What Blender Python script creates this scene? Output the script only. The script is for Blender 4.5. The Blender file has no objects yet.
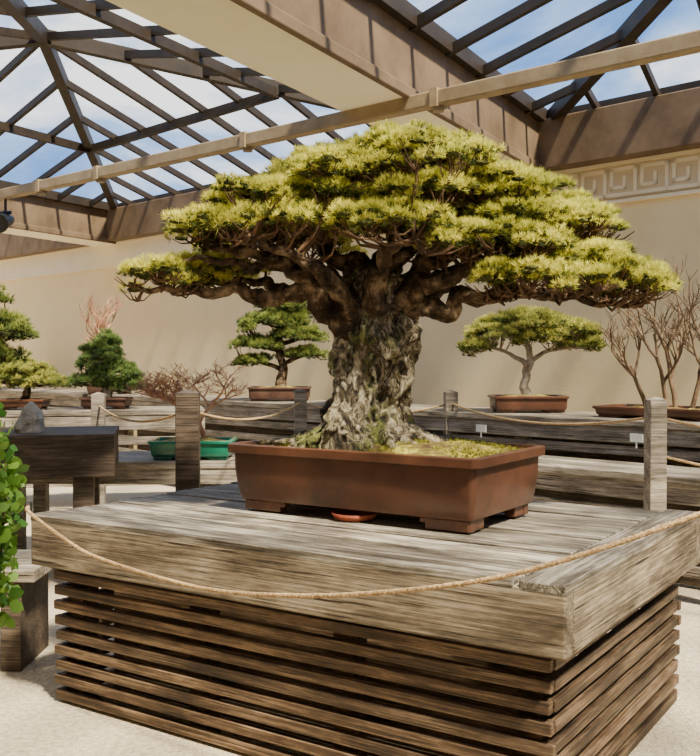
import bpy, math, random, bmesh
import numpy as np
from mathutils import Vector, Matrix, noise

random.seed(7)
rng = np.random.default_rng(11)
D = bpy.data
coll = bpy.context.scene.collection

# ------------------------------------------------------------------ materials
def new_mat(name):
    m = D.materials.new(name); m.use_nodes = True
    nt = m.node_tree
    return m, nt, nt.nodes['Principled BSDF'], nt.nodes['Material Output']

def ramp(nt, stops):
    r = nt.nodes.new('ShaderNodeValToRGB')
    el = r.color_ramp.elements
    while len(el) < len(stops): el.new(0.5)
    for e, (p, c) in zip(el, stops):
        e.position = p; e.color = (c[0], c[1], c[2], 1)
    return r

def noise_mat(name, c1, c2, scale=6, rough=0.8, bump=0.2, detail=8, c3=None, stretch=(1,1,1), bscale=None, bdist=0.02, lo=0.35, hi=0.65, spec=0.3):
    m, nt, b, o = new_mat(name)
    tc = nt.nodes.new('ShaderNodeTexCoord'); mp = nt.nodes.new('ShaderNodeMapping')
    mp.inputs['Scale'].default_value = stretch
    nt.links.new(tc.outputs['Object'], mp.inputs['Vector'])
    vec = mp.outputs['Vector']
    n = nt.nodes.new('ShaderNodeTexNoise'); n.inputs['Scale'].default_value = scale; n.inputs['Detail'].default_value = detail
    n.inputs['Roughness'].default_value = 0.65
    nt.links.new(vec, n.inputs['Vector'])
    stops = [(lo, c1), (hi, c2)] if c3 is None else [(lo, c1), ((lo+hi)/2, c2), (hi, c3)]
    r = ramp(nt, stops); nt.links.new(n.outputs['Fac'], r.inputs['Fac'])
    nt.links.new(r.outputs['Color'], b.inputs['Base Color'])
    b.inputs['Roughness'].default_value = rough
    b.inputs['Specular IOR Level'].default_value = spec
    if bump:
        n2 = nt.nodes.new('ShaderNodeTexNoise'); n2.inputs['Scale'].default_value = bscale or scale*2; n2.inputs['Detail'].default_value = 6
        nt.links.new(vec, n2.inputs['Vector'])
        bp = nt.nodes.new('ShaderNodeBump'); bp.inputs['Strength'].default_value = bump; bp.inputs['Distance'].default_value = bdist
        nt.links.new(n2.outputs['Fac'], bp.inputs['Height']); nt.links.new(bp.outputs[0], b.inputs['Normal'])
    return m

def wood(name, dark, mid, light, rnd=0.25):
    m, nt, b, o = new_mat(name)
    tc = nt.nodes.new('ShaderNodeTexCoord'); oi = nt.nodes.new('ShaderNodeObjectInfo')
    ml = nt.nodes.new('ShaderNodeMath'); ml.operation='MULTIPLY'; ml.inputs[1].default_value=53.0
    nt.links.new(oi.outputs['Random'], ml.inputs[0])
    ad = nt.nodes.new('ShaderNodeVectorMath'); ad.operation='ADD'
    nt.links.new(tc.outputs['Object'], ad.inputs[0]); nt.links.new(ml.outputs[0], ad.inputs[1])
    def nz_(sc, scale, det, rg):
        mp = nt.nodes.new('ShaderNodeMapping'); mp.inputs['Scale'].default_value=sc; nt.links.new(ad.outputs[0], mp.inputs['Vector'])
        n = nt.nodes.new('ShaderNodeTexNoise'); n.inputs['Scale'].default_value=scale; n.inputs['Detail'].default_value=det; n.inputs['Roughness'].default_value=rg
        nt.links.new(mp.outputs[0], n.inputs['Vector']); return n
    n = nz_((1.1,55,55),2.2,9,0.65)
    n2 = nz_((1.4,6,6),2.0,8,0.7)
    n3 = nz_((1.0,38,38),3.0,3,0.5)
    av = nt.nodes.new('ShaderNodeMath'); av.operation='ADD'; nt.links.new(n.outputs['Fac'], av.inputs[0]); nt.links.new(n2.outputs['Fac'], av.inputs[1])
    hf = nt.nodes.new('ShaderNodeMath'); hf.operation='MULTIPLY'; hf.inputs[1].default_value=0.5; nt.links.new(av.outputs[0], hf.inputs[0])
    r = ramp(nt, [(0.38,dark),(0.49,mid),(0.60,light)]); nt.links.new(hf.outputs[0], r.inputs['Fac'])
    ck = ramp(nt, [(0.32,(0.10,0.08,0.06)),(0.38,(1,1,1))]); nt.links.new(n3.outputs['Fac'], ck.inputs['Fac'])
    mx = nt.nodes.new('ShaderNodeMix'); mx.data_type='RGBA'; mx.blend_type='MULTIPLY'; mx.inputs['Factor'].default_value=1.0
    nt.links.new(r.outputs['Color'], mx.inputs['A']); nt.links.new(ck.outputs['Color'], mx.inputs['B'])
    hs = nt.nodes.new('ShaderNodeHueSaturation')
    mr = nt.nodes.new('ShaderNodeMapRange'); mr.inputs['To Min'].default_value=1-rnd; mr.inputs['To Max'].default_value=1+rnd
    nt.links.new(oi.outputs['Random'], mr.inputs['Value']); nt.links.new(mr.outputs[0], hs.inputs['Value'])
    nt.links.new(mx.outputs['Result'], hs.inputs['Color']); nt.links.new(hs.outputs['Color'], b.inputs['Base Color'])
    b.inputs['Roughness'].default_value=0.58; b.inputs['Specular IOR Level'].default_value=0.35
    bp = nt.nodes.new('ShaderNodeBump'); bp.inputs['Strength'].default_value=0.7; bp.inputs['Distance'].default_value=0.006
    nt.links.new(n.outputs['Fac'], bp.inputs['Height']); nt.links.new(bp.outputs[0], b.inputs['Normal'])
    return m

M_wood = wood('weathered_wood', (0.028,0.020,0.013), (0.145,0.112,0.076), (0.35,0.29,0.21), 0.12)
M_woodtop = wood('weathered_tabletop', (0.022,0.017,0.012), (0.15,0.125,0.095), (0.50,0.45,0.37), 0.28)
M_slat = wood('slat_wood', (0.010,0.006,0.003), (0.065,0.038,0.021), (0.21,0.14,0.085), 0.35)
M_gwood = wood('grey_bench_wood', (0.05,0.040,0.030), (0.18,0.15,0.115), (0.38,0.33,0.27), 0.2)
M_dwood = wood('dark_bench_wood', (0.012,0.008,0.005), (0.055,0.038,0.026), (0.13,0.095,0.068), 0.2)
M_wall = noise_mat('cream_stucco', (0.82,0.65,0.37), (0.89,0.73,0.45), scale=1.2, rough=0.95, bump=0.15, bscale=60)
M_frieze = noise_mat('cream_frieze', (0.86,0.76,0.55), (0.90,0.81,0.62), scale=3, rough=0.9, bump=0.05, bscale=60)
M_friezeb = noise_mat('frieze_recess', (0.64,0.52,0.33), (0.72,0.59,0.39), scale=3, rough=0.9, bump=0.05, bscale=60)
M_cream = noise_mat('cream_beam_paint', (0.93,0.86,0.66), (0.96,0.91,0.75), scale=3, rough=0.7, bump=0.05)
M_brown = noise_mat('brown_beam_paint', (0.10,0.065,0.038), (0.19,0.13,0.082), scale=2, rough=0.6, bump=0.1)
M_frame = noise_mat('bronze_frame', (0.018,0.012,0.008), (0.034,0.023,0.015), scale=5, rough=0.6, bump=0.0)
M_pole = noise_mat('pole_paint', (0.24,0.175,0.10), (0.35,0.27,0.165), scale=6, rough=0.6, bump=0.1)
M_ground = noise_mat('gravel', (0.38,0.31,0.21), (0.70,0.60,0.44), scale=40, rough=1, bump=0.8, bscale=90, bdist=0.02)
M_pot = noise_mat('brown_unglazed_clay', (0.055,0.022,0.013), (0.125,0.051,0.028), scale=5, rough=0.30, bump=0.12, bscale=40, bdist=0.004, spec=0.5)
M_red = noise_mat('red_clay', (0.25,0.06,0.03), (0.36,0.10,0.05), scale=8, rough=0.7, bump=0.1)
M_potd = noise_mat('dark_clay', (0.05,0.025,0.017), (0.10,0.05,0.035), scale=8, rough=0.5, bump=0.1)
M_potg = noise_mat('green_glaze', (0.006,0.10,0.06), (0.015,0.18,0.11), scale=6, rough=0.2, bump=0.0, spec=0.6)
M_bark = noise_mat('bark', (0.010,0.006,0.004), (0.07,0.042,0.023), scale=12, c3=(0.30,0.21,0.13), rough=0.9, bump=1.0, bscale=26, bdist=0.03)
M_barkl = noise_mat('pale_bark', (0.22,0.17,0.12), (0.5,0.43,0.34), scale=14, rough=0.9, bump=0.6)
M_redtwig = noise_mat('reddish_twigs', (0.30,0.14,0.08), (0.52,0.30,0.19), scale=9, rough=0.9, bump=0)
M_twig = noise_mat('brown_twigs', (0.05,0.028,0.015), (0.16,0.09,0.048), scale=9, rough=0.9, bump=0)
M_twigl = noise_mat('light_brown_twigs', (0.08,0.048,0.028), (0.23,0.15,0.09), scale=9, rough=0.9, bump=0)
M_stone = noise_mat('grey_stone', (0.28,0.26,0.22), (0.5,0.47,0.4), scale=12, rough=0.95, bump=0.8)
M_black = noise_mat('black_metal', (0.012,0.012,0.012), (0.03,0.03,0.03), scale=5, rough=0.4, bump=0)
M_label = noise_mat('white_label', (0.6,0.6,0.56), (0.72,0.72,0.68), scale=5, rough=0.5, bump=0)
M_rope = noise_mat('hemp_rope', (0.25,0.15,0.07), (0.54,0.38,0.20), scale=60, rough=0.95, bump=0.4)
M_soil = noise_mat('mossy_soil', (0.07,0.04,0.02), (0.18,0.14,0.035), scale=7, c3=(0.50,0.44,0.08), rough=1, bump=1.0, bscale=50, bdist=0.02, lo=0.38, hi=0.62)

def trunk_mat():
    m, nt, b, o = new_mat('mossy_trunk_bark')
    tc = nt.nodes.new('ShaderNodeTexCoord'); mp = nt.nodes.new('ShaderNodeMapping'); mp.inputs['Scale'].default_value = (1,1,0.55)
    nt.links.new(tc.outputs['Object'], mp.inputs['Vector'])
    n = nt.nodes.new('ShaderNodeTexNoise'); n.inputs['Scale'].default_value = 22; n.inputs['Detail'].default_value = 10; n.inputs['Roughness'].default_value = 0.78
    n.inputs['Distortion'].default_value = 1.2
    nt.links.new(mp.outputs[0], n.inputs['Vector'])
    r = ramp(nt, [(0.42,(0.010,0.006,0.003)),(0.49,(0.17,0.125,0.07)),(0.59,(0.72,0.64,0.46))]); nt.links.new(n.outputs['Fac'], r.inputs['Fac'])
    n2 = nt.nodes.new('ShaderNodeTexNoise'); n2.inputs['Scale'].default_value = 6; n2.inputs['Detail'].default_value = 9; n2.inputs['Roughness'].default_value = 0.7
    nt.links.new(mp.outputs[0], n2.inputs['Vector'])
    r2 = ramp(nt, [(0.50,(0,0,0)),(0.58,(1,1,1))]); nt.links.new(n2.outputs['Fac'], r2.inputs['Fac'])
    r3 = ramp(nt, [(0.42,(0.012,0.018,0.003)),(0.61,(0.38,0.40,0.10))]); nt.links.new(n.outputs['Fac'], r3.inputs['Fac'])
    mx = nt.nodes.new('ShaderNodeMix'); mx.data_type = 'RGBA'
    nt.links.new(r2.outputs['Color'], mx.inputs['Factor']); nt.links.new(r.outputs['Color'], mx.inputs['A']); nt.links.new(r3.outputs['Color'], mx.inputs['B'])
    nt.links.new(mx.outputs['Result'], b.inputs['Base Color']); b.inputs['Roughness'].default_value = 0.9
    bp = nt.nodes.new('ShaderNodeBump'); bp.inputs['Strength'].default_value = 1; bp.inputs['Distance'].default_value = 0.05
    nt.links.new(n.outputs['Fac'], bp.inputs['Height']); nt.links.new(bp.outputs[0], b.inputs['Normal'])
    return m
M_trunk = trunk_mat()

def leaf_mat(name, trans=0.45):
    m, nt, b, o = new_mat(name)
    at = nt.nodes.new('ShaderNodeAttribute'); at.attribute_name = 'Col'
    nt.links.new(at.outputs['Color'], b.inputs['Base Color'])
    b.inputs['Roughness'].default_value = 0.5; b.inputs['Specular IOR Level'].default_value = 0.35
    tr = nt.nodes.new('ShaderNodeBsdfTranslucent'); nt.links.new(at.outputs['Color'], tr.inputs['Color'])
    mx = nt.nodes.new('ShaderNodeMixShader'); mx.inputs[0].default_value = trans
    nt.links.new(b.outputs[0], mx.inputs[1]); nt.links.new(tr.outputs[0], mx.inputs[2]); nt.links.new(mx.outputs[0], o.inputs['Surface'])
    return m
M_leaf = leaf_mat('pine_needles')

def glass_mat():
    m, nt, b, o = new_mat('roof_glass')
    tr = nt.nodes.new('ShaderNodeBsdfTransparent'); tr.inputs[0].default_value = (0.93,0.96,0.98,1)
    gl = nt.nodes.new('ShaderNodeBsdfGlossy'); gl.inputs['Roughness'].default_value = 0.05
    mx = nt.nodes.new('ShaderNodeMixShader'); mx.inputs[0].default_value = 0.05
    nt.links.new(tr.outputs[0], mx.inputs[1]); nt.links.new(gl.outputs[0], mx.inputs[2]); nt.links.new(mx.outputs[0], o.inputs['Surface'])
    return m
M_glass = glass_mat()

# ------------------------------------------------------------------ helpers
def group(name, loc=(0,0,0), rotz=0.0):
    e = D.objects.new(name, None); e.empty_display_size = 0.2
    e.location = loc; e.rotation_euler = (0,0,rotz); coll.objects.link(e); return e

def add_obj(name, me, mat, parent=None, world=False, loc=(0,0,0), rot=(0,0,0), smooth=False):
    o = D.objects.new(name, me); coll.objects.link(o)
    if mat: me.materials.append(mat)
    o.location = loc; o.rotation_euler = rot
    if parent:
        o.parent = parent
        if world:
            o.matrix_parent_inverse = (Matrix.Translation(parent.location) @ parent.rotation_euler.to_matrix().to_4x4()).inverted()
    if smooth:
        me.polygons.foreach_set('use_smooth', [True]*len(me.polygons))
    return o

def mesh(name, v, f):
    me = D.meshes.new(name); me.from_pydata([tuple(x) for x in v], [], f); me.update(); return me

class MB:
    def __init__(s): s.v=[]; s.f=[]
    def add(s, v, f):
        n=len(s.v); s.v.extend([tuple(x) for x in v]); s.f.extend([tuple(i+n for i in q) for q in f])
    def box(s, c, d, M=None):
        v=[]
        for x in (-.5,.5):
            for y in (-.5,.5):
                for z in (-.5,.5):
                    p=Vector((c[0]+x*d[0], c[1]+y*d[1], c[2]+z*d[2]))
                    v.append(M@p if M else p)
        s.add(v, [(0,1,3,2),(4,6,7,5),(0,4,5,1),(2,3,7,6),(0,2,6,4),(1,5,7,3)])
    def bar(s, p, q, w, h):
        p=Vector(p); q=Vector(q); d=(q-p); L=d.length
        if L<1e-4: return
        d.normalize(); side=d.cross(Vector((0,0,1)))
        if side.length<1e-3: side=Vector((1,0,0))
        side.normalize(); up=side.cross(d)
        v=[]
        for e in (p,q):
            for a,b in ((-1,-1),(1,-1),(1,1),(-1,1)):
                v.append(e+side*a*w/2+up*b*h/2)
        s.add(v,[(0,1,2,3),(7,6,5,4),(0,4,5,1),(1,5,6,2),(2,6,7,3),(3,7,4,0)])
    def tube(s, pts, rad, seg=8, cap=True, rough=0.0):
        pts=[Vector(p) for p in pts]; n=len(pts)
        ref=None; v=[]
        for i in range(n):
            t=(pts[min(i+1,n-1)]-pts[max(i-1,0)])
            if t.length<1e-7: t=Vector((0,0,1))
            t.normalize()
            if ref is None:
                ref = t.orthogonal().normalized()
            ref = (ref - t*ref.dot(t))
            if ref.length<1e-6: ref=t.orthogonal()
            ref.normalize(); b=t.cross(ref)
            for k in range(seg):
                a=2*math.pi*k/seg
                dr=(ref*math.cos(a)+b*math.sin(a)); R_=rad[i]
                if rough:
                    q=pts[i]+dr*R_
                    R_*=1+rough*(noise.noise(q*16)+0.6*noise.noise(q*38)+0.25*math.sin(3*a+i*0.4))
                v.append(pts[i]+dr*R_)
        f=[]
        for i in range(n-1):
            for k in range(seg):
                k2=(k+1)%seg
                f.append((i*seg+k,i*seg+k2,(i+1)*seg+k2,(i+1)*seg+k))
        if cap:
            f.append(tuple(range(seg-1,-1,-1))); f.append(tuple((n-1)*seg+k for k in range(seg)))
        s.add(v,f)
    def obj(s, name, mat, parent=None, world=False, smooth=False, **k):
        return add_obj(name, mesh(name, s.v, s.f), mat, parent, world, smooth=smooth, **k)

def bevel(o, w=0.005, seg=2):
    b=o.modifiers.new('bev','BEVEL'); b.width=w; b.segments=seg; b.limit_method='ANGLE'; return o

def board(name, size, loc, mat, parent, rotz=0.0, bw=0.005):
    mb=MB(); mb.box((0,0,0), size)
    return bevel(mb.obj(name, mat, parent, loc=loc, rot=(0,0,rotz)), bw)

def catmull(pts, n=6):
    P=[Vector(p) for p in pts]; out=[]
    for i in range(len(P)-1):
        p0=P[max(i-1,0)];p1=P[i];p2=P[i+1];p3=P[min(i+2,len(P)-1)]
        for k in range(n):
            t=k/n
            out.append(0.5*((2*p1)+(p2-p0)*t+(2*p0-5*p1+4*p2-p3)*t*t+(3*p1-p0-3*p2+p3)*t**3))
    out.append(P[-1]); return out

def lerps(vals, n):
    out=[]
    for i in range(len(vals)-1):
        for k in range(n): out.append(vals[i]+(vals[i+1]-vals[i])*k/n)
    out.append(vals[-1]); return out

def np_mesh(name, V, nv, cols=None):
    N=len(V)//nv
    me=D.meshes.new(name)
    me.vertices.add(len(V)); me.vertices.foreach_set('co', V.astype(np.float32).ravel())
    me.loops.add(len(V)); me.loops.foreach_set('vertex_index', np.arange(len(V),dtype=np.int32))
    me.polygons.add(N); me.polygons.foreach_set('loop_start', np.arange(0,len(V),nv,dtype=np.int32))
    try: me.polygons.foreach_set('loop_total', np.full(N,nv,dtype=np.int32))
    except Exception: pass
    me.update(calc_edges=True)
    if cols is not None:
        a=me.attributes.new('Col','FLOAT_COLOR','POINT')
        c=np.ones((len(V),4),dtype=np.float32); c[:,:3]=cols; a.data.foreach_set('color', c.ravel())
    return me

def unit(a): return a/np.maximum(np.linalg.norm(a,axis=-1,keepdims=True),1e-9)

def tuft_arrays(C, Nn, col, k, length, width, spread=0.8):
    n=len(C)
    d=unit(np.repeat(Nn,k,0)+rng.normal(size=(n*k,3))*spread*0.6)
    c=np.repeat(C,k,0); L=length*(0.7+0.6*rng.random((n*k,1)))
    s=unit(np.cross(d,rng.normal(size=(n*k,3))))*width/2
    base=c+d*L*0.05
    V=np.stack([base-s,base+s,c+d*L],1).reshape(-1,3)
    cc=np.repeat(col,k,0); cc=cc*(0.8+0.4*rng.random((n*k,1)))
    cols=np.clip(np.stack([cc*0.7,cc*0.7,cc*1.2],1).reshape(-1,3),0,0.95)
    return V,cols

def pad_subs(p, sr, dens=1.0, zn=0.16):
    cx,cy,cz,rx,ry,rz=p
    n=max(6,int(math.pi*rx*ry/(sr*sr*1.1)*dens))
    th=rng.random(n)*2*math.pi; r=np.sqrt((np.arange(n)+0.5)/n)*(0.92+0.14*rng.random(n))
    ph=rng.random()*6; wob=1+0.10*np.sin(3*th+ph)+0.08*np.sin(5*th+ph*2)+0.05*np.sin(9*th+ph*3)
    x=cx+rx*r*np.cos(th)*wob; y=cy+ry*r*np.sin(th)*wob
    lump=0.25*rz*(np.sin(x*21+ph)*np.cos(y*19+ph))
    z=cz-0.55*rz+1.35*rz*np.sqrt(np.clip(1-r*r,0,1))+lump+rng.normal(size=n)*sr*zn
    return np.stack([x,y,z],1)

def foliage(name, pads, sr, per, k, length, width, top, mid, dark, parent, dens=1.0, flat=0.62, yellow=0.5, zn=0.16):
    subs=np.concatenate([pad_subs(p,sr,dens,zn) for p in pads])
    n=len(subs)
    d=rng.normal(size=(n*per,3)); d=unit(d); d[:,2]=np.where(d[:,2]<-0.25,-d[:,2],d[:,2])
    s=sr*(0.8+0.5*rng.random(n))
    sc=np.repeat(s,per)[:,None]*(0.75+0.4*rng.random((n*per,1)))
    C=np.repeat(subs,per,0)+d*sc*np.array([1,1,flat])
    nn=unit(d+np.array([0,0,0.55]))
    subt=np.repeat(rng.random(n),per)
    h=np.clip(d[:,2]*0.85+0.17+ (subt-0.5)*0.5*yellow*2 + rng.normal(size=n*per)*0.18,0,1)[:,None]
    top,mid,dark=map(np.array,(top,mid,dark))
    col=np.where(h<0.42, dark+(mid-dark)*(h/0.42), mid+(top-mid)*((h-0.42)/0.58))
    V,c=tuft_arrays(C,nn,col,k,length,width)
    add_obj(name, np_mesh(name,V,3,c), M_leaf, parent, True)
    return subs

# ------------------------------------------------------------------ world
w=D.worlds.new('sky_world'); bpy.context.scene.world=w; w.use_nodes=True
nt=w.node_tree; bg=nt.nodes['Background']
tc=nt.nodes.new('ShaderNodeTexCoord')
mp=nt.nodes.new('ShaderNodeMapping'); mp.inputs['Scale'].default_value=(1,1,2.2); nt.links.new(tc.outputs['Generated'],mp.inputs[0])
n=nt.nodes.new('ShaderNodeTexNoise'); n.inputs['Scale'].default_value=3.6; n.inputs['Detail'].default_value=8; n.inputs['Roughness'].default_value=0.55; n.inputs['Distortion'].default_value=0.4
nt.links.new(mp.outputs[0],n.inputs['Vector'])
r=ramp(nt,[(0.40,(0.11,0.25,0.56)),(0.51,(0.30,0.46,0.74)),(0.62,(1.0,0.98,0.94))]); nt.links.new(n.outputs['Fac'],r.inputs['Fac'])
nt.links.new(r.outputs['Color'],bg.inputs['Color']); bg.inputs['Strength'].default_value=2.3

sd=D.lights.new('sun','SUN'); sd.energy=18.0; sd.angle=0.08; sd.color=(1.0,0.87,0.64)
so=D.objects.new('sun',sd); coll.objects.link(so)
so.rotation_euler=Vector((0.40,-0.56,1.0)).to_track_quat('Z','Y').to_euler(); so.location=(6,-6,12)

# ------------------------------------------------------------------ camera
cd=D.cameras.new('camera'); cam=D.objects.new('camera',cd); coll.objects.link(cam)
cd.sensor_fit='HORIZONTAL'; cd.sensor_width=36; cd.lens=950/700*36
cam.location=(0,0,1.5); cam.rotation_euler=(math.radians(90-1.09),0,0)
bpy.context.scene.camera=cam

# ------------------------------------------------------------------ ground, walls
mb=MB(); mb.box((0,8,-0.05),(60,50,0.1)); mb.obj('ground',M_ground)
P0=Vector((3.0,8.14,0)); Wd=Vector((-0.714,0.70,0)).normalized(); WN=Vector((-0.70,-0.714,0)).normalized()
wrot=math.atan2(0.70,-0.714)
mb=MB(); mb.box((6,-0.15,1.65),(24.6,0.3,3.3)); mb.obj('wall_back',M_wall,loc=P0,rot=(0,0,wrot))
mb=MB(); mb.box((6,11.15,1.65),(24.6,0.3,3.3)); mb.obj('wall_front',M_wall,loc=P0,rot=(0,0,wrot))
mb=MB(); mb.box((-6.15,5.5,1.65),(0.3,11,3.3)); mb.obj('wall_right',M_wall,loc=P0,rot=(0,0,wrot))
mb=MB(); mb.box((18.15,5.5,1.65),(0.3,11,3.3)); mb.obj('wall_left',M_wall,loc=P0,rot=(0,0,wrot))
mb=MB(); mb.box((6,9.75,3.84),(24.6,3.1,0.14)); mb.obj('shade_ceiling',M_cream,loc=P0,rot=(0,0,wrot))  # unseen solid slab, added to darken the camera end of the room
fz=group('trim_frieze',P0,wrot)
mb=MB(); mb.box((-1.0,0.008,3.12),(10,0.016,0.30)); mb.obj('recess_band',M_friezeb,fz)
mb=MB(); mb.box((11,0.012,3.12),(14,0.024,0.34)); 
mb.box((6,0.02,2.94),(24,0.04,0.03)); mb.box((6,0.02,3.285),(24,0.04,0.03))
U=0.30; t=-4.5
path=[(0,0),(0,1),(0.78,1),(0.78,0.28),(0.36,0.28),(0.36,0.66)]
while t<3.9:
    for a,b in zip(path[:-1],path[1:]):
        xa,xb=sorted((a[0],b[0])); za,zb=sorted((a[1],b[1]))
        mb.box((t+(xa+xb)/2*U,0.022,3.0+(za+zb)/2*0.23),((xb-xa)*U+0.032,0.012,(zb-za)*0.23+0.032))
    mb.box((t+U/2,0.022,3.0),(U,0.012,0.032))
    t+=U
mb.obj('key_pattern',M_frieze,fz)

# ------------------------------------------------------------------ roof structure
G=Vector((0.48,0.877,0)).normalized()
def WP(t,z=0,off=0): 
    p=P0+Wd*t+WN*off; return Vector((p.x,p.y,z))
ZB,ZT,ZA=3.3,3.77,4.50
DD=7.4
roof=group('roof_girders')
def prism(mb, a, b, wdir, wid, z0, z1):
    v=[]
    for e in (a,b):
        for k in (0,wid):
            for z in (z0,z1):
                p=e+wdir*k; v.append(Vector((p.x,p.y,z)))
    mb.add(v,[(0,1,3,2),(4,6,7,5),(0,4,5,1),(2,3,7,6),(0,2,6,4),(1,5,7,3)])
brown=MB(); cream=MB()
gl=[1.55, 9.2, -6.1]
gw=0.62
for tt in gl:
    a=WP(tt); b=a-G*(DD+3)
    prism(brown,a,b,Wd,gw,ZB+0.02,ZT)
    prism(brown,a-Wd*0.03,b-Wd*0.03,Wd,0.05,ZB-0.03,ZB+0.05)
    prism(cream,a+Wd*0.03,b+Wd*0.03,Wd,gw-0.06,ZB-0.02,ZB+0.02)
a=WP(-6); b=WP(18)
prism(brown,a,b,WN,0.22,ZB,ZT); prism(brown,a,b,-WN,0.3,ZB,ZT)
a=WP(-6)-G*DD; b=WP(18)-G*DD
prism(brown,a,b,-G,0.4,ZB+0.02,ZT); 
prism(cream,a-G*0.02,b-G*0.02,-G,0.36,ZB-0.02,ZB+0.02)
bevel(brown.obj('girder_sides',M_brown,roof),0.01); cream.obj('girder_soffits',M_cream,roof)

def skylight(t0,t1):
    e=group('skylight')
    A=WP(t0,ZT); B=WP(t1,ZT); C=B-G*DD; Dq=A-G*DD
    ap=(A+C)/2; ap.z=ZA
    e.location=ap
    fr=MB(); gl=MB()
    cs=[A,B,C,Dq]
    for i in range(4):
        P=cs[i];Q=cs[(i+1)%4]
        L=(Q-P).length
        fr.bar(P+Vector((0,0,0.04)),Q+Vector((0,0,0.04)),0.14,0.12)
        fr.bar(P,ap,0.10,0.13)
        nmt=int(L/0.58)
        for k in range(1,nmt):
            s=k/nmt
            b0=P.lerp(Q,s); h=P.lerp(ap,2*s) if s<=0.5 else Q.lerp(ap,2*(1-s))
            fr.bar(b0,h,0.045,0.07)
        fr.bar(P.lerp(ap,.5)-Vector((0,0,0.05)),Q.lerp(ap,.5)-Vector((0,0,0.05)),0.06,0.09)
        up=Vector((0,0,0.06))
        gl.add([P+up,Q+up,ap+up],[(0,1,2)])
    fr.obj('frame',M_frame,e,True); gl.obj('glass',M_glass,e,True)
skylight(2.2,9.2); skylight(-5.5,1.55); skylight(9.85,16.9)

pd=Vector((-0.756,0.655,0)).normalized(); pc=Vector((1.91,5.2,3.235))
pole=group('suspended_rail')
mb=MB(); mb.bar(pc-pd*1.5,pc+pd*11,0.10,0.10); bevel(mb.obj('rail',M_pole,pole),0.01)
cl=MB()
for s in (1.75,3.6,5.6,6.6):
    c=pc+pd*s; cl.box((c.x,c.y,c.z-0.065),(0.07,0.07,0.04)); cl.bar(c+pd*-0.03,c+pd*0.03,0.12,0.12)
cl.obj('clamps',M_pole,pole)
c=pc+pd*7.3
sp=group('spotlight_fixture',(c.x,c.y,c.z-0.051))
mb=MB(); mb.tube([(0,0,0),(0,0,-0.16)],[0.015,0.015]); 
mb.tube([(0.02,0.09,-0.20),(0.0,0.02,-0.22),(-0.02,-0.10,-0.26),(-0.02,-0.14,-0.275)],[0.05,0.075,0.09,0.10],14)
mb.tube([(-0.06,-0.0,-0.14),(0.06,0.0,-0.14)],[0.02,0.02])
mb.obj('lamp_head',M_black,sp)

# ------------------------------------------------------------------ main table
TR=math.atan2(-0.55,0.835); TH=0.825
tab=group('slatted_display_table',(0.076,4.147,0),TR)
L,W=2.43,1.65
hl,hw=L/2,W/2
board('fascia_front',(L-0.0,0.07,0.205),(0,-hw+0.035,TH-0.115),M_wood,tab,bw=0.008)
board('fascia_back',(L,0.07,0.205),(0,hw-0.035,TH-0.115),M_wood,tab)
board('fascia_right',(W-0.142,0.07,0.205),(hl-0.035,0,TH-0.115),M_wood,tab,math.pi/2,0.008)
board('fascia_left',(W-0.142,0.07,0.205),(-hl+0.035,0,TH-0.115),M_wood,tab,math.pi/2)
board('edge_board_front',(L-0.168,0.150,0.035),(-0.084,-hw+0.075,TH-0.0175+0.005),M_woodtop,tab)
board('edge_board_right',(W,0.15,0.036),(hl-0.075,0,TH-0.0175+0.007),M_woodtop,tab,math.pi/2)
y=-hw+0.162; nb=9; bwid=(W-0.165)/nb
for i in range(nb):
    board('top_board_%d'%i,(L-0.170,bwid-0.018,0.035),(-0.085,y+bwid/2,TH-0.0175+random.uniform(-0.004,0.004)),M_woodtop,tab)
    y+=bwid
ins=0.07
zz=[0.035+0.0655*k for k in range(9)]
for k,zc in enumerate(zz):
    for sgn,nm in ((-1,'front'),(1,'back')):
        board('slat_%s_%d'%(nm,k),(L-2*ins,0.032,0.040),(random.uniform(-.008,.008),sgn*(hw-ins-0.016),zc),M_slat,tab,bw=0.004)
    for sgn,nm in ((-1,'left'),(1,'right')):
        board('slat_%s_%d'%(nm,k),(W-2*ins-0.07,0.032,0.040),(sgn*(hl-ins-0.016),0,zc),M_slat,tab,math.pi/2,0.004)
for sx in (-1,-0.33,0.33,1):
    for sy in (-1,1):
        board('leg',(0.09,0.09,0.60),(sx*(hl-ins-0.09),sy*(hw-ins-0.09),0.30),M_slat,tab)
for sy in (-0.33,0.33):
    for sx in (-1,1):
        board('leg_side',(0.06,0.06,0.60),(sx*(hl-ins-0.07),sy*(hw-ins-0.09),0.30),M_slat,tab)
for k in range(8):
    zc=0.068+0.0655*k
    board('inner_slat_%d'%k,(L-0.5,0.03,0.035),(0,-hw+0.26,zc),M_slat,tab)

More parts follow.
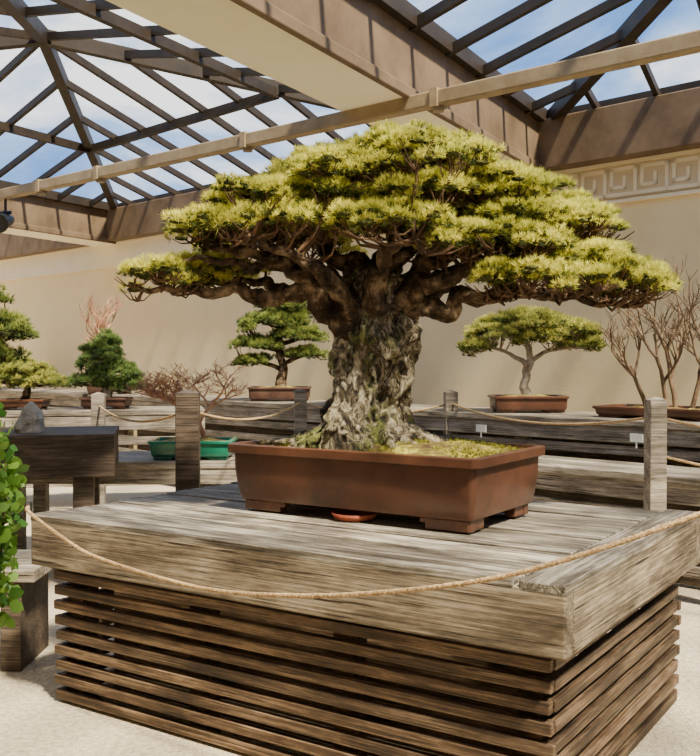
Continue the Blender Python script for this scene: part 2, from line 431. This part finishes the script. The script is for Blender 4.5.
# ------------------------------------------------------------------ rounded rectangular pot builder
def rrect(hx,hy,r,n=6):
    pts=[]
    for cx,cy,a0 in ((hx-r,hy-r,0),(-hx+r,hy-r,90),(-hx+r,-hy+r,180),(hx-r,-hy+r,270)):
        for k in range(n+1):
            a=math.radians(a0+90*k/n); pts.append((cx+r*math.cos(a),cy+r*math.sin(a)))
    return pts
def pot(parent, loc, rotz, hx, hy, h, mat, foot=0.04, lip=0.03, flare=0.05, soil=True, r=0.03, soilmat=None):
    f=lip
    prof=[(-flare-0.01,foot),(-flare,foot+0.004),(-flare*0.75,foot+h*0.15),(-flare*0.35-0.008,h*0.6),(-0.5*f-0.004,h-f*1.15),(-0.004,h-f*1.05),(0,h-f*0.95),(0,h-0.004),(-0.004,h),(-0.03,h),(-0.034,h-0.006),(-0.04,h-0.05)]
    v=[];nn=None
    for o,z in prof:
        pr=rrect(hx+o,hy+o,max(r+o*0.3,0.005)); nn=len(pr); v+= [(x,y,z) for x,y in pr]
    fc=[]
    for i in range(len(prof)-1):
        for k in range(nn):
            k2=(k+1)%nn; fc.append((i*nn+k,i*nn+k2,(i+1)*nn+k2,(i+1)*nn+k))
    fc.append(tuple(range(nn-1,-1,-1)))
    o=add_obj('pot',mesh('pot',v,fc),mat,parent,True,loc=loc,rot=(0,0,rotz))
    for p in o.data.polygons: p.use_smooth = len(p.vertices)==4
    try: 
        o.data.set_sharp_from_angle(angle=math.radians(35))
    except Exception: pass
    ft=MB()
    bx,by=hx-flare,hy-flare
    fl=min(0.22*hx*2,0.2)
    for sx in (-1,1):
        for sy in (-1,1):
            ft.box((sx*(bx-fl/2-.01),sy*(by-0.04),foot/2+0.001),(fl,0.05,foot+0.002))
            ft.box((sx*(bx-0.04),sy*(by-fl*0.35-.01),foot/2+0.001),(0.05,fl*0.7,foot))
            ft.box((sx*(bx-fl-0.02),sy*(by-0.04),foot*0.75+0.001),(0.03,0.05,foot*0.5))
    bevel(ft.obj('pot_feet',mat,parent,True,loc=loc,rot=(0,0,rotz)),0.006,3)
    if soil:
        n=28; v=[];fc=[]
        for i in range(n+1):
            for j in range(n+1):
                a=-1+2*i/n; b=-1+2*j/n
                x=a*(hx-0.036); y=b*(hy-0.036)
                e=(1-a**4)*(1-b**4)
                z=h-0.03+e*min(0.055,h*0.25)+noise.noise(Vector((x*9,y*9,1+hx)))*0.016*e*min(1,hx*3)
                v.append((x,y,z))
        for i in range(n):
            for j in range(n):
                fc.append((i*(n+1)+j,(i+1)*(n+1)+j,(i+1)*(n+1)+j+1,i*(n+1)+j+1))
        add_obj('soil',mesh('soil',v,fc),soilmat or M_soil,parent,True,loc=loc,rot=(0,0,rotz),smooth=True)

# ------------------------------------------------------------------ main bonsai
bon=group('bonsai_pine_tree',(0.151,4.18,TH+0.006))
pot(bon,(0.151,4.18,TH+0.008),TR,0.62,0.35,0.295,M_pot,foot=0.045,lip=0.038,flare=0.05,r=0.035)
cs_,sn_=math.cos(TR),math.sin(TR)
sv=[];sf=[]
for (rr_,z_) in ((0.0,0.003),(0.085,0.003),(0.10,0.028),(0.092,0.028),(0.08,0.010),(0.0,0.010)):
    for k in range(28):
        a=2*math.pi*k/28; sv.append((rr_*math.cos(a),rr_*math.sin(a),z_))
for i in range(5):
    for k in range(28):
        k2=(k+1)%28; sf.append((i*28+k,i*28+k2,(i+1)*28+k2,(i+1)*28+k))
add_obj('clay_saucer',mesh('clay_saucer',sv,sf),M_red,loc=(0.02,4.0,TH+0.004),smooth=True)
mc=[];
for i in range(1100):
    a=random.uniform(-.55,.55); b=random.uniform(-.27,.27)
    if noise.noise(Vector((a*5,b*5,3)))+0.35*a<0.0: continue
    mc.append((0.151+a*cs_-b*sn_,4.18+a*sn_+b*cs_,TH+0.008+0.295-0.03+0.05*(1-(a/.584)**4)*(1-(b/.314)**4)))
mc=np.array(mc); nn_=np.tile(np.array([[0,0,1.0]]),(len(mc),1))
cc_=np.array([[0.36,0.34,0.05]])*(0.6+0.8*rng.random((len(mc),1)))
V,c=tuft_arrays(mc,nn_,cc_,12,0.018,0.004,1.4)
add_obj('moss',np_mesh('moss',V,3,c),M_leaf,bon,True)
def clampot(x,y,A=.53,B=.265):
    dx,dy=x-0.151,y-4.18
    a=dx*cs_+dy*sn_; b=-dx*sn_+dy*cs_
    a=max(-A,min(A,a)); b=max(-B,min(B,b))
    return 0.151+a*cs_-b*sn_, 4.18+a*sn_+b*cs_

# trunk
TX,TY=0.068,4.17
nz,na=150,200; v=[];fc=[]
zs=[1.07+ (1.90-1.07)*i/(nz-1) for i in range(nz)]
def rprof(z):
    K=[(1.07,0.30),(1.12,0.26),(1.17,0.205),(1.24,0.170),(1.34,0.148),(1.46,0.142),(1.56,0.134),(1.66,0.132),(1.74,0.125),(1.82,0.10),(1.92,0.05)]
    for (a,b),(c,d) in zip(K[:-1],K[1:]):
        if z<=c+1e-6: 
            t=(z-a)/(c-a); t=t*t*(3-2*t); return b+(d-b)*t
    return K[-1][1]
for i,z in enumerate(zs):
    cx=TX+0.075*(max(0,z-1.1)/0.8)**1.3+0.026*math.sin(z*9); cy=TY
    base=max(0,(1.30-z)/0.23)
    for k in range(na):
        a=2*math.pi*k/na
        tw=a+ (z-1.1)*1.9
        lob=0.11*math.sin(3*tw+0.6)+0.09*math.sin(5*tw+2.0+z*2)+0.07*abs(math.sin(4.5*tw+1+z))
        root=base**1.3*(0.20*math.sin(6*a+0.4)+0.12*math.sin(11*a+1.1))
        rr=rprof(z)*(1+lob+root)
        p=Vector((cx+rr*math.cos(a),cy+rr*math.sin(a)*0.9,z))
        q=Vector((p.x,p.y,p.z*0.6))
        dd=noise.fractal(q*8,1.0,2.0,5)*0.055-abs(noise.noise(Vector((p.x*18,p.y*18,p.z*7))))*0.065+abs(noise.noise(q*34))*0.022+0.02
        p.x+=math.cos(a)*dd; p.y+=math.sin(a)*dd
        if z<1.2: p.x,p.y=clampot(p.x,p.y,.54,.285)
        v.append(p)
for i in range(nz-1):
    for k in range(na):
        k2=(k+1)%na; fc.append((i*na+k,i*na+k2,(i+1)*na+k2,(i+1)*na+k))
fc.append(tuple((nz-1)*na+k for k in range(na)))
add_obj('trunk',mesh('trunk',v,fc),M_trunk,bon,True,smooth=True)
mb=MB()
for k in range(26):
    a=2*math.pi*k/26+random.uniform(-.1,.1); ln=random.uniform(0.26,0.46)
    pts=[];rad=[]
    for j in range(13):
        s=j/12; r_=0.12+(ln-0.12)*s; aa=a+0.45*math.sin(3*s+k)*s
        x=TX+r_*math.cos(aa)*1.1; y=TY+r_*math.sin(aa)*0.75
        x,y=clampot(x,y)
        pts.append((x,y,1.205-0.078*s**0.6 + 0.008*math.sin(s*9+k))); rad.append(0.034*(1-s)+0.009)
    mb.tube(pts,rad,10,rough=0.35)
mb.obj('surface_roots',M_trunk,bon,True,smooth=True)

limbs=[
 [(.04,4.17,1.60,.080),(-.08,4.13,1.73,.054),(-.20,4.10,1.80,.040),(-.34,4.12,1.775,.032),(-.52,4.12,1.80,.025),(-.76,4.15,1.79,.016),(-.98,4.15,1.83,.009)],
 [(.06,4.17,1.68,.080),(-.05,4.13,1.83,.048),(-.19,4.10,1.86,.036),(-.30,4.08,1.94,.028),(-.48,4.08,1.97,.020),(-.66,4.10,2.02,.010)],
 [(.10,4.2,1.72,.08),(.03,4.22,1.90,.050),(-.10,4.2,1.99,.036),(-.20,4.2,2.10,.028),(-.36,4.2,2.13,.018),(-.52,4.2,2.18,.01)],
 [(.12,4.18,1.66,.10),(.13,4.20,1.86,.068),(.22,4.24,2.02,.052),(.20,4.25,2.16,.040),(.28,4.25,2.28,.028),(.27,4.25,2.38,.015)],
 [(.13,4.15,1.58,.072),(.24,4.12,1.68,.046),(.38,4.10,1.70,.038),(.50,4.10,1.76,.032),(.70,4.10,1.79,.027),(.92,4.12,1.78,.020),(1.22,4.15,1.74,.011)],
 [(.16,4.15,1.68,.070),(.27,4.08,1.81,.042),(.43,4.04,1.85,.032),(.55,4.02,1.91,.025),(.78,3.96,1.93,.013)],
 [(.15,4.2,1.74,.075),(.30,4.25,1.90,.045),(.45,4.25,1.99,.036),(.60,4.28,2.08,.027),(.88,4.28,2.08,.017),(1.08,4.27,2.08,.010)],
 [(.11,4.10,1.66,.065),(.10,4.0,1.84,.036),(.17,3.90,1.95,.024),(.26,3.82,1.99,.010)],
 [(.0,4.25,1.72,.08),(-.15,4.45,1.86,.045),(-.3,4.7,1.94,.02),(-.5,4.85,1.98,.01)],
 [(.2,4.25,1.72,.08),(.45,4.45,1.88,.045),(.75,4.68,1.98,.028),(1.0,4.8,2.02,.012)],
 [(.02,4.12,1.70,.05),(-.12,3.98,1.85,.030),(-.26,3.92,1.95,.02),(-.40,3.88,2.0,.01)],
 [(.46,4.10,1.75,.030),(.62,3.98,1.77,.022),(.82,3.90,1.78,.015),(.98,3.86,1.79,.008)],
 [(-.24,4.1,1.8,.028),(-.36,4.25,1.84,.020),(-.52,4.36,1.86,.012)],
 [(-.28,4.08,1.92,.024),(-.46,4.0,1.90,.018),(-.62,4.0,1.93,.012),(-.80,4.02,1.90,.007)],
 [(.22,4.24,2.02,.042),(.36,4.15,2.10,.028),(.55,4.1,2.16,.02),(.7,4.1,2.2,.01)],
 [(.20,4.25,2.12,.038),(.05,4.2,2.20,.028),(-.1,4.15,2.26,.015)],
]
mb=MB(); samples=[]
for lb in limbs:
    P=catmull([p[:3] for p in lb],9); R=lerps([p[3] for p in lb],9)
    PP=[]
    for i,p in enumerate(P):
        j=R[i]*0.5
        q=p+Vector((noise.noise(p*11),noise.noise(p*11+Vector((5,5,5))),noise.noise(p*11+Vector((9,1,3)))))*(0.035+j*0.3)
        PP.append(q)
        if R[i]<0.07: samples.append(q)
    mb.tube(PP,R,16,rough=0.5)
mb.obj('branches',M_bark,bon,True,smooth=True)

pads=[
 (.25,4.25,2.36,.40,.44,.10),
 (-.06,4.22,2.28,.31,.40,.09),
 (-.36,4.18,2.17,.27,.36,.08),
 (-.50,4.06,2.05,.25,.28,.055),
 (-.80,4.15,1.86,.19,.26,.05),
 (-.60,4.36,1.90,.18,.20,.04),
 (.16,3.88,2.05,.24,.21,.05),
 (-.24,3.95,2.06,.17,.19,.045),
 (.62,4.28,2.23,.34,.38,.09),
 (.91,4.25,2.09,.26,.34,.075),
 (1.04,4.15,1.88,.28,.34,.08),
 (1.22,4.10,1.80,.14,.24,.05),
 (.60,3.94,1.98,.30,.25,.055),
 (.78,3.88,1.82,.26,.20,.04),
 (-.30,4.62,2.07,.42,.24,.07),
 (.75,4.66,2.08,.45,.26,.07),
 (.36,4.06,2.19,.33,.24,.065),
 (-.12,4.06,2.16,.24,.22,.06),
 (.74,4.08,2.10,.24,.22,.06),
]
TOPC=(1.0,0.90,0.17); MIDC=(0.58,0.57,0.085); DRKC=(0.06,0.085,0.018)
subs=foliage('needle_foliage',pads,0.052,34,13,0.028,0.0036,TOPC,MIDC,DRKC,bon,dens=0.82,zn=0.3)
S=np.array([list(s) for s in samples]); mb=MB()
for c in subs[::2]:
    dlt=S-c; dist=np.sqrt((dlt**2).sum(1)+ (np.maximum(0,dlt[:,2])*3)**2)
    k=int(np.argmin(dist)); a=Vector(S[k]); b=Vector(c)-Vector((0,0,0.02))
    m=(a+b)/2+Vector((random.uniform(-.03,.03),random.uniform(-.03,.03),-0.02-random.random()*0.03))
    m2=a.lerp(b,0.8)+Vector((random.uniform(-.02,.02),random.uniform(-.02,.02),-0.03))
    mb.tube([a,m,m2,b],[0.008,0.006,0.0045,0.003],5,False)
    for q in range(4):
        e=b+Vector((random.uniform(-.09,.09),random.uniform(-.09,.09),random.uniform(-.02,.03)))
        mb.tube([m2,(m2+e)/2+Vector((0,0,-0.012)),e],[0.0045,0.0035,0.002],4,False)
mb.obj('twigs',M_twig,bon,True,smooth=True)
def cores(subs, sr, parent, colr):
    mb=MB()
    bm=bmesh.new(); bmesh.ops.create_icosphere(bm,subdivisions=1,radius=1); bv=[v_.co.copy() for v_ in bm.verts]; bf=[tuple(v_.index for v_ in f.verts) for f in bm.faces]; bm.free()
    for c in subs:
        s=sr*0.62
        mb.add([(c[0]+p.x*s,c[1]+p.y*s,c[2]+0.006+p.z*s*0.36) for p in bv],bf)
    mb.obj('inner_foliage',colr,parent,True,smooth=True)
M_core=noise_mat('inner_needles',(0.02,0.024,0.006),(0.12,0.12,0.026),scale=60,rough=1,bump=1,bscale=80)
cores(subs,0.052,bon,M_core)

# ------------------------------------------------------------------ ropes
def twisted_rope(name, ctrl, r, parent=None, n=14):
    P=catmull(ctrl,n); 
    out=[P[0]]; step=r*1.0
    for a,b in zip(P[:-1],P[1:]):
        L_=(b-a).length; m=max(1,int(L_/step))
        for k in range(1,m+1): out.append(a.lerp(b,k/m))
    mb=MB()
    frames=[]
    for i,p in enumerate(out):
        t_=(out[min(i+1,len(out)-1)]-out[max(i-1,0)]).normalized()
        s_=t_.cross(Vector((0,0,1))).normalized(); u_=s_.cross(t_); frames.append((p,s_,u_))
    for st in range(3):
        pts=[];ang=st*2*math.pi/3
        L_=0; prev=None
        for p,s_,u_ in frames:
            if prev is not None: L_+=(p-prev).length
            prev=p; a=ang+L_/(r*6.0)*2*math.pi
            pts.append(p+(s_*math.cos(a)+u_*math.sin(a))*r*0.52)
        mb.tube(pts,[r*0.56]*len(pts),6)
    return mb.obj(name,M_rope,parent,smooth=True)
ctrl=[(-1.40,4.12,.86),(-1.374,4.06,.845),(-1.18,3.90,.765),(-.987,3.75,.711),(-.537,3.40,.680),(-.163,3.1,.727),(.153,2.9,.792),(.434,2.75,.869),(.697,2.65,.97),(.958,2.6,1.076),(1.20,2.55,1.17)]
barrier=group('rope_barrier')
twisted_rope('rope',ctrl,0.0085,barrier)
def post(p, x, y, h, s=0.12, rot=0.5, mat=None):
    mb=MB(); mb.box((0,0,h/2),(s,s,h)); 
    top=[(-s/2,-s/2,h),(s/2,-s/2,h),(s/2,s/2,h),(-s/2,s/2,h),(0,0,h+0.02)]
    mb.add(top,[(0,1,4),(1,2,4),(2,3,4),(3,0,4)])
    return bevel(mb.obj('post',mat or M_wood,p,loc=(x,y,0),rot=(0,0,rot)),0.006)
post(barrier,1.27,2.53,1.25,0.11,TR)
mb=MB(); mb.tube([(-1.39,4.14,.80),(-1.39,4.13,.88),(-1.42,4.10,.88),(-1.42,4.10,.83)],[0.006]*4); mb.obj('hook',M_black,barrier)

def swag(a,b,sag=0.12,n=7):
    a=Vector(a);b=Vector(b); out=[]
    for i in range(n):
        s=i/(n-1); p=a.lerp(b,s); p.z-=sag*4*s*(1-s); out.append(p)
    return out
fence=group('rope_fence')
fp=[(-0.94,5.5,1.31,0.135),(1.77,5.5,1.27,0.10),(0.88,8.3,1.22,0.11),(-0.45,8.6,1.22,0.11),(-2.2,8.3,1.2,.11),(3.4,4.4,1.27,.11)]
for i,(x,y,h,s) in enumerate(fp): post(fence,x,y,h,s,0.1,M_dwood if i==0 else M_gwood)
for a,b in ((0,3),(3,2),(2,1),(0,4),(1,5)):
    A=fp[a];B=fp[b]
    twisted_rope('rope_%d%d'%(a,b),swag((A[0],A[1],A[2]-0.10),(B[0],B[1],B[2]-0.10),0.10),0.0085,fence,4)
twisted_rope('rope_low',swag((fp[1][0],fp[1][1],0.95),(fp[5][0],fp[5][1],0.95),0.10),0.0085,fence,4)

# ------------------------------------------------------------------ background benches (wall frame)
def bench(x0,x1,y0,y1,h,loc=P0,rot=wrot,mat=M_gwood,rails=True,name='display_bench'):
    e=group(name,(loc[0],loc[1],0),rot)
    L_=x1-x0; cx=(x0+x1)/2
    n_=max(2,int((y1-y0)/0.15)); bw_=(y1-y0)/n_
    for i in range(n_):
        board('top_%d'%i,(L_,bw_-0.01,0.05),(cx,y0+bw_*(i+.5),h-0.025),mat,e)
    board('apron',(L_,0.04,0.12),(cx,y1-0.04,h-0.11),mat,e)
    if rails:
        for k,zz_ in enumerate((0.20,0.36,0.52,0.68,0.82)):
            if zz_<h-0.2: board('rail_%d'%k,(L_,0.03,0.07),(cx,y1-0.06,zz_),mat,e)
    m=max(2,int(L_/1.6)+1)
    for i in range(m):
        xx=x0+0.1+(L_-0.2)*i/(m-1)
        for yy in (y0+0.08,y1-0.12):
            board('leg',(0.1,0.1,h-0.05),(xx,yy,(h-0.05)/2),mat,e)
    board('under_bench_shade',(L_-0.1,0.03,h-0.15),(cx,y0+0.16,(h-0.15)/2+0.02),M_dwood,e)  # dark board standing in for the shade under the bench
    return e
bench(-3.0,2.9,0.55,1.45,1.05)
bench(3.1,7.6,0.55,1.45,1.05)
bench(7.8,12.6,0.55,1.45,1.05)
bench(-1.2,3.0,1.75,2.35,0.78,rails=True)
e=group('display_bench',(-2.62,6.27,0),0.2)
for i in range(5): board('top_%d'%i,(2.1,0.15,0.05),(0,-0.32+0.16*i,1.00),M_dwood,e)
board('apron_front',(2.1,0.05,0.25),(0,-0.36,0.875),M_dwood,e); board('apron_side',(0.74,0.05,0.25),(1.02,0,0.875),M_dwood,e,math.pi/2)
for sx in (-0.95,0.0,0.85):
    for sy in (-0.27,0.27): board('leg',(0.13,0.13,0.97),(sx,sy,0.485),M_dwood,e)
e=group('low_plank_bench',(-2.05,4.75,0),0.0)
for i in range(3): board('plank_%d'%i,(1.1,0.16,0.06),(0,-0.17+0.17*i,0.47),M_gwood,e)
for sx in (-0.42,0.42): board('leg',(0.10,0.42,0.44),(sx,0,0.22),M_dwood,e)
e=group('display_bench',(-1.65,7.25,0),0.0)
for i in range(5): board('top_%d'%i,(2.1,0.15,0.05),(0.15,-0.32+0.16*i,0.74),M_gwood,e)
board('apron_front',(2.1,0.05,0.12),(0.15,-0.36,0.66),M_gwood,e)
for sx in (-0.8,1.1):
    for sy in (-0.27,0.27): board('leg',(0.1,0.1,0.71),(sx,sy,0.355),M_gwood,e)
e=group('display_bench',(-2.9,9.6,0),0.2)
for i in range(5): board('top_%d'%i,(2.6,0.15,0.05),(0.1,-0.32+0.16*i,0.98),M_gwood,e)
board('apron_front',(2.6,0.05,0.14),(0.1,-0.36,0.88),M_gwood,e)
for k in (0.3,0.5,0.7): board('rail',(2.6,0.03,0.08),(0.1,-0.36,k),M_gwood,e)
for sx in (-1.1,1.3):
    for sy in (-0.27,0.27): board('leg',(0.1,0.1,0.95),(sx,sy,0.475),M_gwood,e)

for (t_,o_,z_) in ((-0.2,1.50,0.93),(1.2,1.50,0.93),(2.2,2.42,0.62),(0.4,2.42,0.62)):
    p=WP(t_,z_,o_); mb=MB(); mb.box((0,0,0),(0.10,0.01,0.06)); mb.box((0,0,-0.05),(0.01,0.008,0.05))
    mb.obj('plant_label',M_label,loc=p,rot=(0,0,wrot))

# ------------------------------------------------------------------ background bonsai
def bg_bonsai(name, base, padl, limbl, pothx, pothy, poth, potmat, bark, cols, rot=0.0, sr=0.045, per=20, k=8, ln=0.042, wd=0.007, flat=0.7, dens=0.8):
    g_=group(name,base)
    bx,by,bz=base
    pot(g_,(bx,by,bz+0.003),rot,pothx,pothy,poth,potmat,foot=0.02,lip=0.02,flare=0.025,r=0.02)
    mb=MB(); smp=[]
    for lb in limbl:
        P=catmull([(bx+p[0],by+p[1],bz+p[2]) for p in lb],5); R=lerps([p[3] for p in lb],5)
        PP=[p+Vector((noise.noise(p*11),noise.noise(p*11+Vector((3,3,3))),0))*0.03 for p in P]
        mb.tube(PP,R,10,rough=0.3); smp+=PP[len(PP)//2:]
    P2=[(bx+p[0],by+p[1],bz+p[2],p[3],p[4],p[5]) for p in padl]
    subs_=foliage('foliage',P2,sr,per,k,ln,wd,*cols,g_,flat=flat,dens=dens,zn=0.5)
    for c in subs_[::2]:
        c=Vector(c); a=min(smp,key=lambda s:(s-c).length)
        mb.tube([a,(a+c)/2+Vector((0,0,-0.015)),c],[0.008,0.006,0.003],4,False)
    mb.obj('trunk_and_branches',bark,g_,True,smooth=True)
    cores(subs_,sr*0.8,g_,M_core)
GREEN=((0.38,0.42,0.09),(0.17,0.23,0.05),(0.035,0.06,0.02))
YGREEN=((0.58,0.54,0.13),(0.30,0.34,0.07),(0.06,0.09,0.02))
bg_bonsai('bonsai_pine_tree',(-0.77,10.44,1.052),
 [(0.02,0,1.02,.26,.22,.08),(-.08,0,.84,.36,.3,.09),(.20,0,.70,.30,.25,.07),(-.24,0,.60,.28,.25,.06),(.28,0,.50,.22,.2,.05),(-.30,.0,.42,.20,.2,.045),(.1,.1,.93,.32,.25,.08)],
 [[(0,0,.1,.07),(.03,0,.35,.05),(-.02,0,.6,.04),(.02,0,.85,.03),(0,0,1.05,.012)],[(.02,0,.38,.03),(.2,0,.48,.02),(.38,0,.5,.01)],[(0,0,.35,.03),(-.2,0,.42,.02),(-.4,0,.44,.01)],[(0,0,.55,.03),(-.25,0,.6,.015)],[(0,0,.62,.03),(.3,0,.7,.012)]],
 .34,.22,.15,M_potd,M_bark,GREEN,rot=0.0)
bg_bonsai('bonsai_pine_tree',(1.53,8.18,1.052),
 [(-.28,0,.66,.26,.25,.08),(0,0,.75,.36,.3,.09),(.33,0,.68,.30,.28,.08),(.46,0,.56,.20,.2,.05),(-.42,0,.54,.14,.18,.04),(.12,-.1,.62,.25,.2,.05)],
 [[(0,0,.1,.05),(-.02,0,.25,.038),(.02,0,.42,.034),(0,0,.58,.025),(.02,0,.72,.012)],[(0,0,.42,.026),(.2,0,.53,.016),(.5,0,.56,.008)],[(0,0,.40,.026),(-.2,0,.52,.016),(-.4,0,.56,.008)]],
 .32,.2,.14,M_pot,M_barkl,YGREEN,rot=0.0)
bg_bonsai('bonsai_pine_tree',(-2.78,6.4,1.03),
 [(0.05,0,1.05,.26,.26,.12),(.22,0,.86,.24,.25,.12),(.40,0,.66,.24,.25,.08),(.30,0,.48,.26,.22,.08),(-.3,0,.7,.3,.25,.1),(.10,0,.72,.25,.3,.12)],
 [[(0,0,.1,.07),(.06,0,.35,.055),(0,0,.6,.045),(.05,0,.85,.03),(.05,0,1.05,.012)],[(.05,0,.4,.035),(.25,0,.47,.02),(.42,0,.5,.01)],[(0,0,.58,.03),(.3,0,.66,.02),(.5,0,.68,.01)],[(0,0,.6,.03),(-.3,0,.68,.012)]],
 .3,.2,.14,M_potd,M_bark,GREEN)
bg_bonsai('bonsai_juniper_tree',(-2.46,9.6,1.01),
 [(0,0,.66,.12,.12,.09),(-.03,0,.55,.20,.18,.09),(-.06,0,.45,.24,.2,.09),(.08,0,.34,.26,.22,.09),(-.12,0,.24,.24,.2,.07),(.2,0,.21,.18,.2,.06)],
 [[(0,0,.08,.06),(.04,0,.25,.05),(-.02,0,.45,.035),(0,0,.65,.02)],[(.03,0,.2,.03),(.25,0,.26,.012)],[(.0,0,.22,.03),(-.25,0,.28,.012)]],
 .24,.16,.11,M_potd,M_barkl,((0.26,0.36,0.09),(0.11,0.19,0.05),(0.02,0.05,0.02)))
bg_bonsai('bonsai_juniper_tree',(-3.25,9.45,1.01),
 [(0,0,.36,.28,.22,.10),(.16,0,.26,.24,.2,.08),(-.2,0,.26,.24,.2,.08)],
 [[(0,0,.06,.05),(.04,0,.2,.04),(0,0,.36,.02)]],.24,.16,.10,M_pot,M_bark,YGREEN)

def grow(mb,p,d,l,r,depth,spread,upb,rmin):
    n=4; pts=[p]; q=p.copy(); dd=d.copy()
    for i in range(n):
        dd=(dd+Vector((random.gauss(0,.10),random.gauss(0,.10),random.gauss(0,.07)+upb*0.1))).normalized()
        q=q+dd*l/n; pts.append(q.copy())
    r2=max(r*0.62,rmin)
    mb.tube(pts,[r+(r2-r)*i/n for i in range(n+1)],6 if depth>2 else 4,False)
    if depth==0: return
    for k in range(3):
        a=random.random()*2*math.pi
        side=Vector((math.cos(a),math.sin(a),random.uniform(-.1,.3)))
        nd=(dd*(1-spread)+side*spread).normalized()
        st=pts[random.choice((2,3,4))]
        grow(mb,st,nd,l*random.uniform(.62,.82),r2,depth-1,spread,upb,rmin)
g_=group('bonsai_bare_tree',(-1.17,7.1,0.766))
pot(g_,(-1.17,7.1,0.769),0.0,.31,.2,.14,M_potg,foot=.02,lip=.02,flare=.03,r=.03)
mb=MB(); grow(mb,Vector((-1.08,7.1,.88)),Vector((-.35,0,1)).normalized(),.31,.026,6,.56,.3,.0018)
grow(mb,Vector((-1.12,7.1,1.02)),Vector((-.4,0,.9)).normalized(),.24,.017,5,.6,.3,.0018)
mb.obj('trunk_and_twigs',M_redtwig,g_,True,smooth=True)
g_=group('bonsai_bare_tree',(-3.2,12.6,1.05))
pot(g_,(-3.2,12.6,1.053),0.3,.3,.2,.14,M_potd,foot=.02,lip=.02,flare=.03,r=.03)
mb=MB(); grow(mb,Vector((-3.2,12.6,1.15)),Vector((.05,0,1)),.44,.045,5,.38,.7,.003)
mb.obj('trunk_and_twigs',M_redtwig,g_,True,smooth=True)
g_=group('bonsai_forest_group',(2.45,7.3,1.052))
pot(g_,(2.45,7.3,1.055),wrot,.52,.26,.085,M_pot,foot=.015,lip=.02,flare=.03,r=.03)
mb=MB()
for dx,dy,hh,tl in ((-.16,.02,.36,-.30),(-.04,-.06,.42,-.10),(0.07,.05,.46,.05),(.17,-.03,.44,.2),(.26,.02,.36,.35)):
    grow(mb,Vector((2.45+dx,7.3+dy,1.12)),Vector((tl,0,1)).normalized(),hh,.020,4,.42,.35,.0020)
mb.obj('trunks_and_twigs',M_twigl,g_,True,smooth=True)
nzr=10;nar=16;v=[];fc=[]
for i in range(nzr):
    z_=i/(nzr-1); rr=0.09*(1-z_**2.2)+0.01
    for k_ in range(nar):
        a=2*math.pi*k_/nar; q=rr*(1+0.35*noise.noise(Vector((math.cos(a)*1.5,math.sin(a)*1.5,z_*3))))
        v.append((q*math.cos(a),q*math.sin(a)*.7,z_*0.2))
for i in range(nzr-1):
    for k_ in range(nar):
        k2=(k_+1)%nar; fc.append((i*nar+k_,i*nar+k2,(i+1)*nar+k2,(i+1)*nar+k_))
fc.append(tuple((nzr-1)*nar+k_ for k_ in range(nar)))
add_obj('viewing_stone',mesh('stone',v,fc),M_stone,loc=(-2.10,6.25,1.026))

# ------------------------------------------------------------------ leafy shrub, lower left
sh=group('leafy_shrub',(-1.06,2.5,0))
mb=MB(); LC=[]
for i in range(48):
    x0=-1.08+random.uniform(-.06,.06); y0=2.5+random.uniform(-.06,.06)
    top=random.uniform(1.0,1.44); ox=random.uniform(-.25,.18); oy=random.uniform(-.12,.2)
    P=catmull([(x0,y0,0),(x0+ox*.3,y0+oy*.3,top*.45),(x0+ox*.85,y0+oy*.8,top*.75),(x0+ox*.95,y0+oy,top)],8)
    mb.tube(P,[0.008*(1-j/len(P))+0.002 for j in range(len(P))],5)
    for p in P:
        if p.z>0.76:
            for q in range(7):
                LC.append(list(p+Vector((random.uniform(-.05,.05),random.uniform(-.06,.06),random.uniform(-.04,.04)))))
mb.obj('stems',M_twig,sh,True,smooth=True)
C=np.array(LC); n_=len(C)
dr=unit(rng.normal(size=(n_,3))+np.array([0,0,.1])); sd_=unit(np.cross(dr,rng.normal(size=(n_,3))))
L_=(0.030+0.018*rng.random((n_,1))); Wl=L_*0.38
V=np.stack([C,C+dr*L_*.3+sd_*Wl,C+dr*L_*.7+sd_*Wl*.8,C+dr*L_,C+dr*L_*.7-sd_*Wl*.8,C+dr*L_*.3-sd_*Wl],1).reshape(-1,3)
hh=rng.random((n_,1)); cc=np.array([0.04,0.13,0.02])*(1-hh)+np.array([0.20,0.36,0.05])*hh
add_obj('leaves',np_mesh('leaves',V,6,np.repeat(cc,6,0)),M_leaf,sh,True)
print('needles',len(subs))
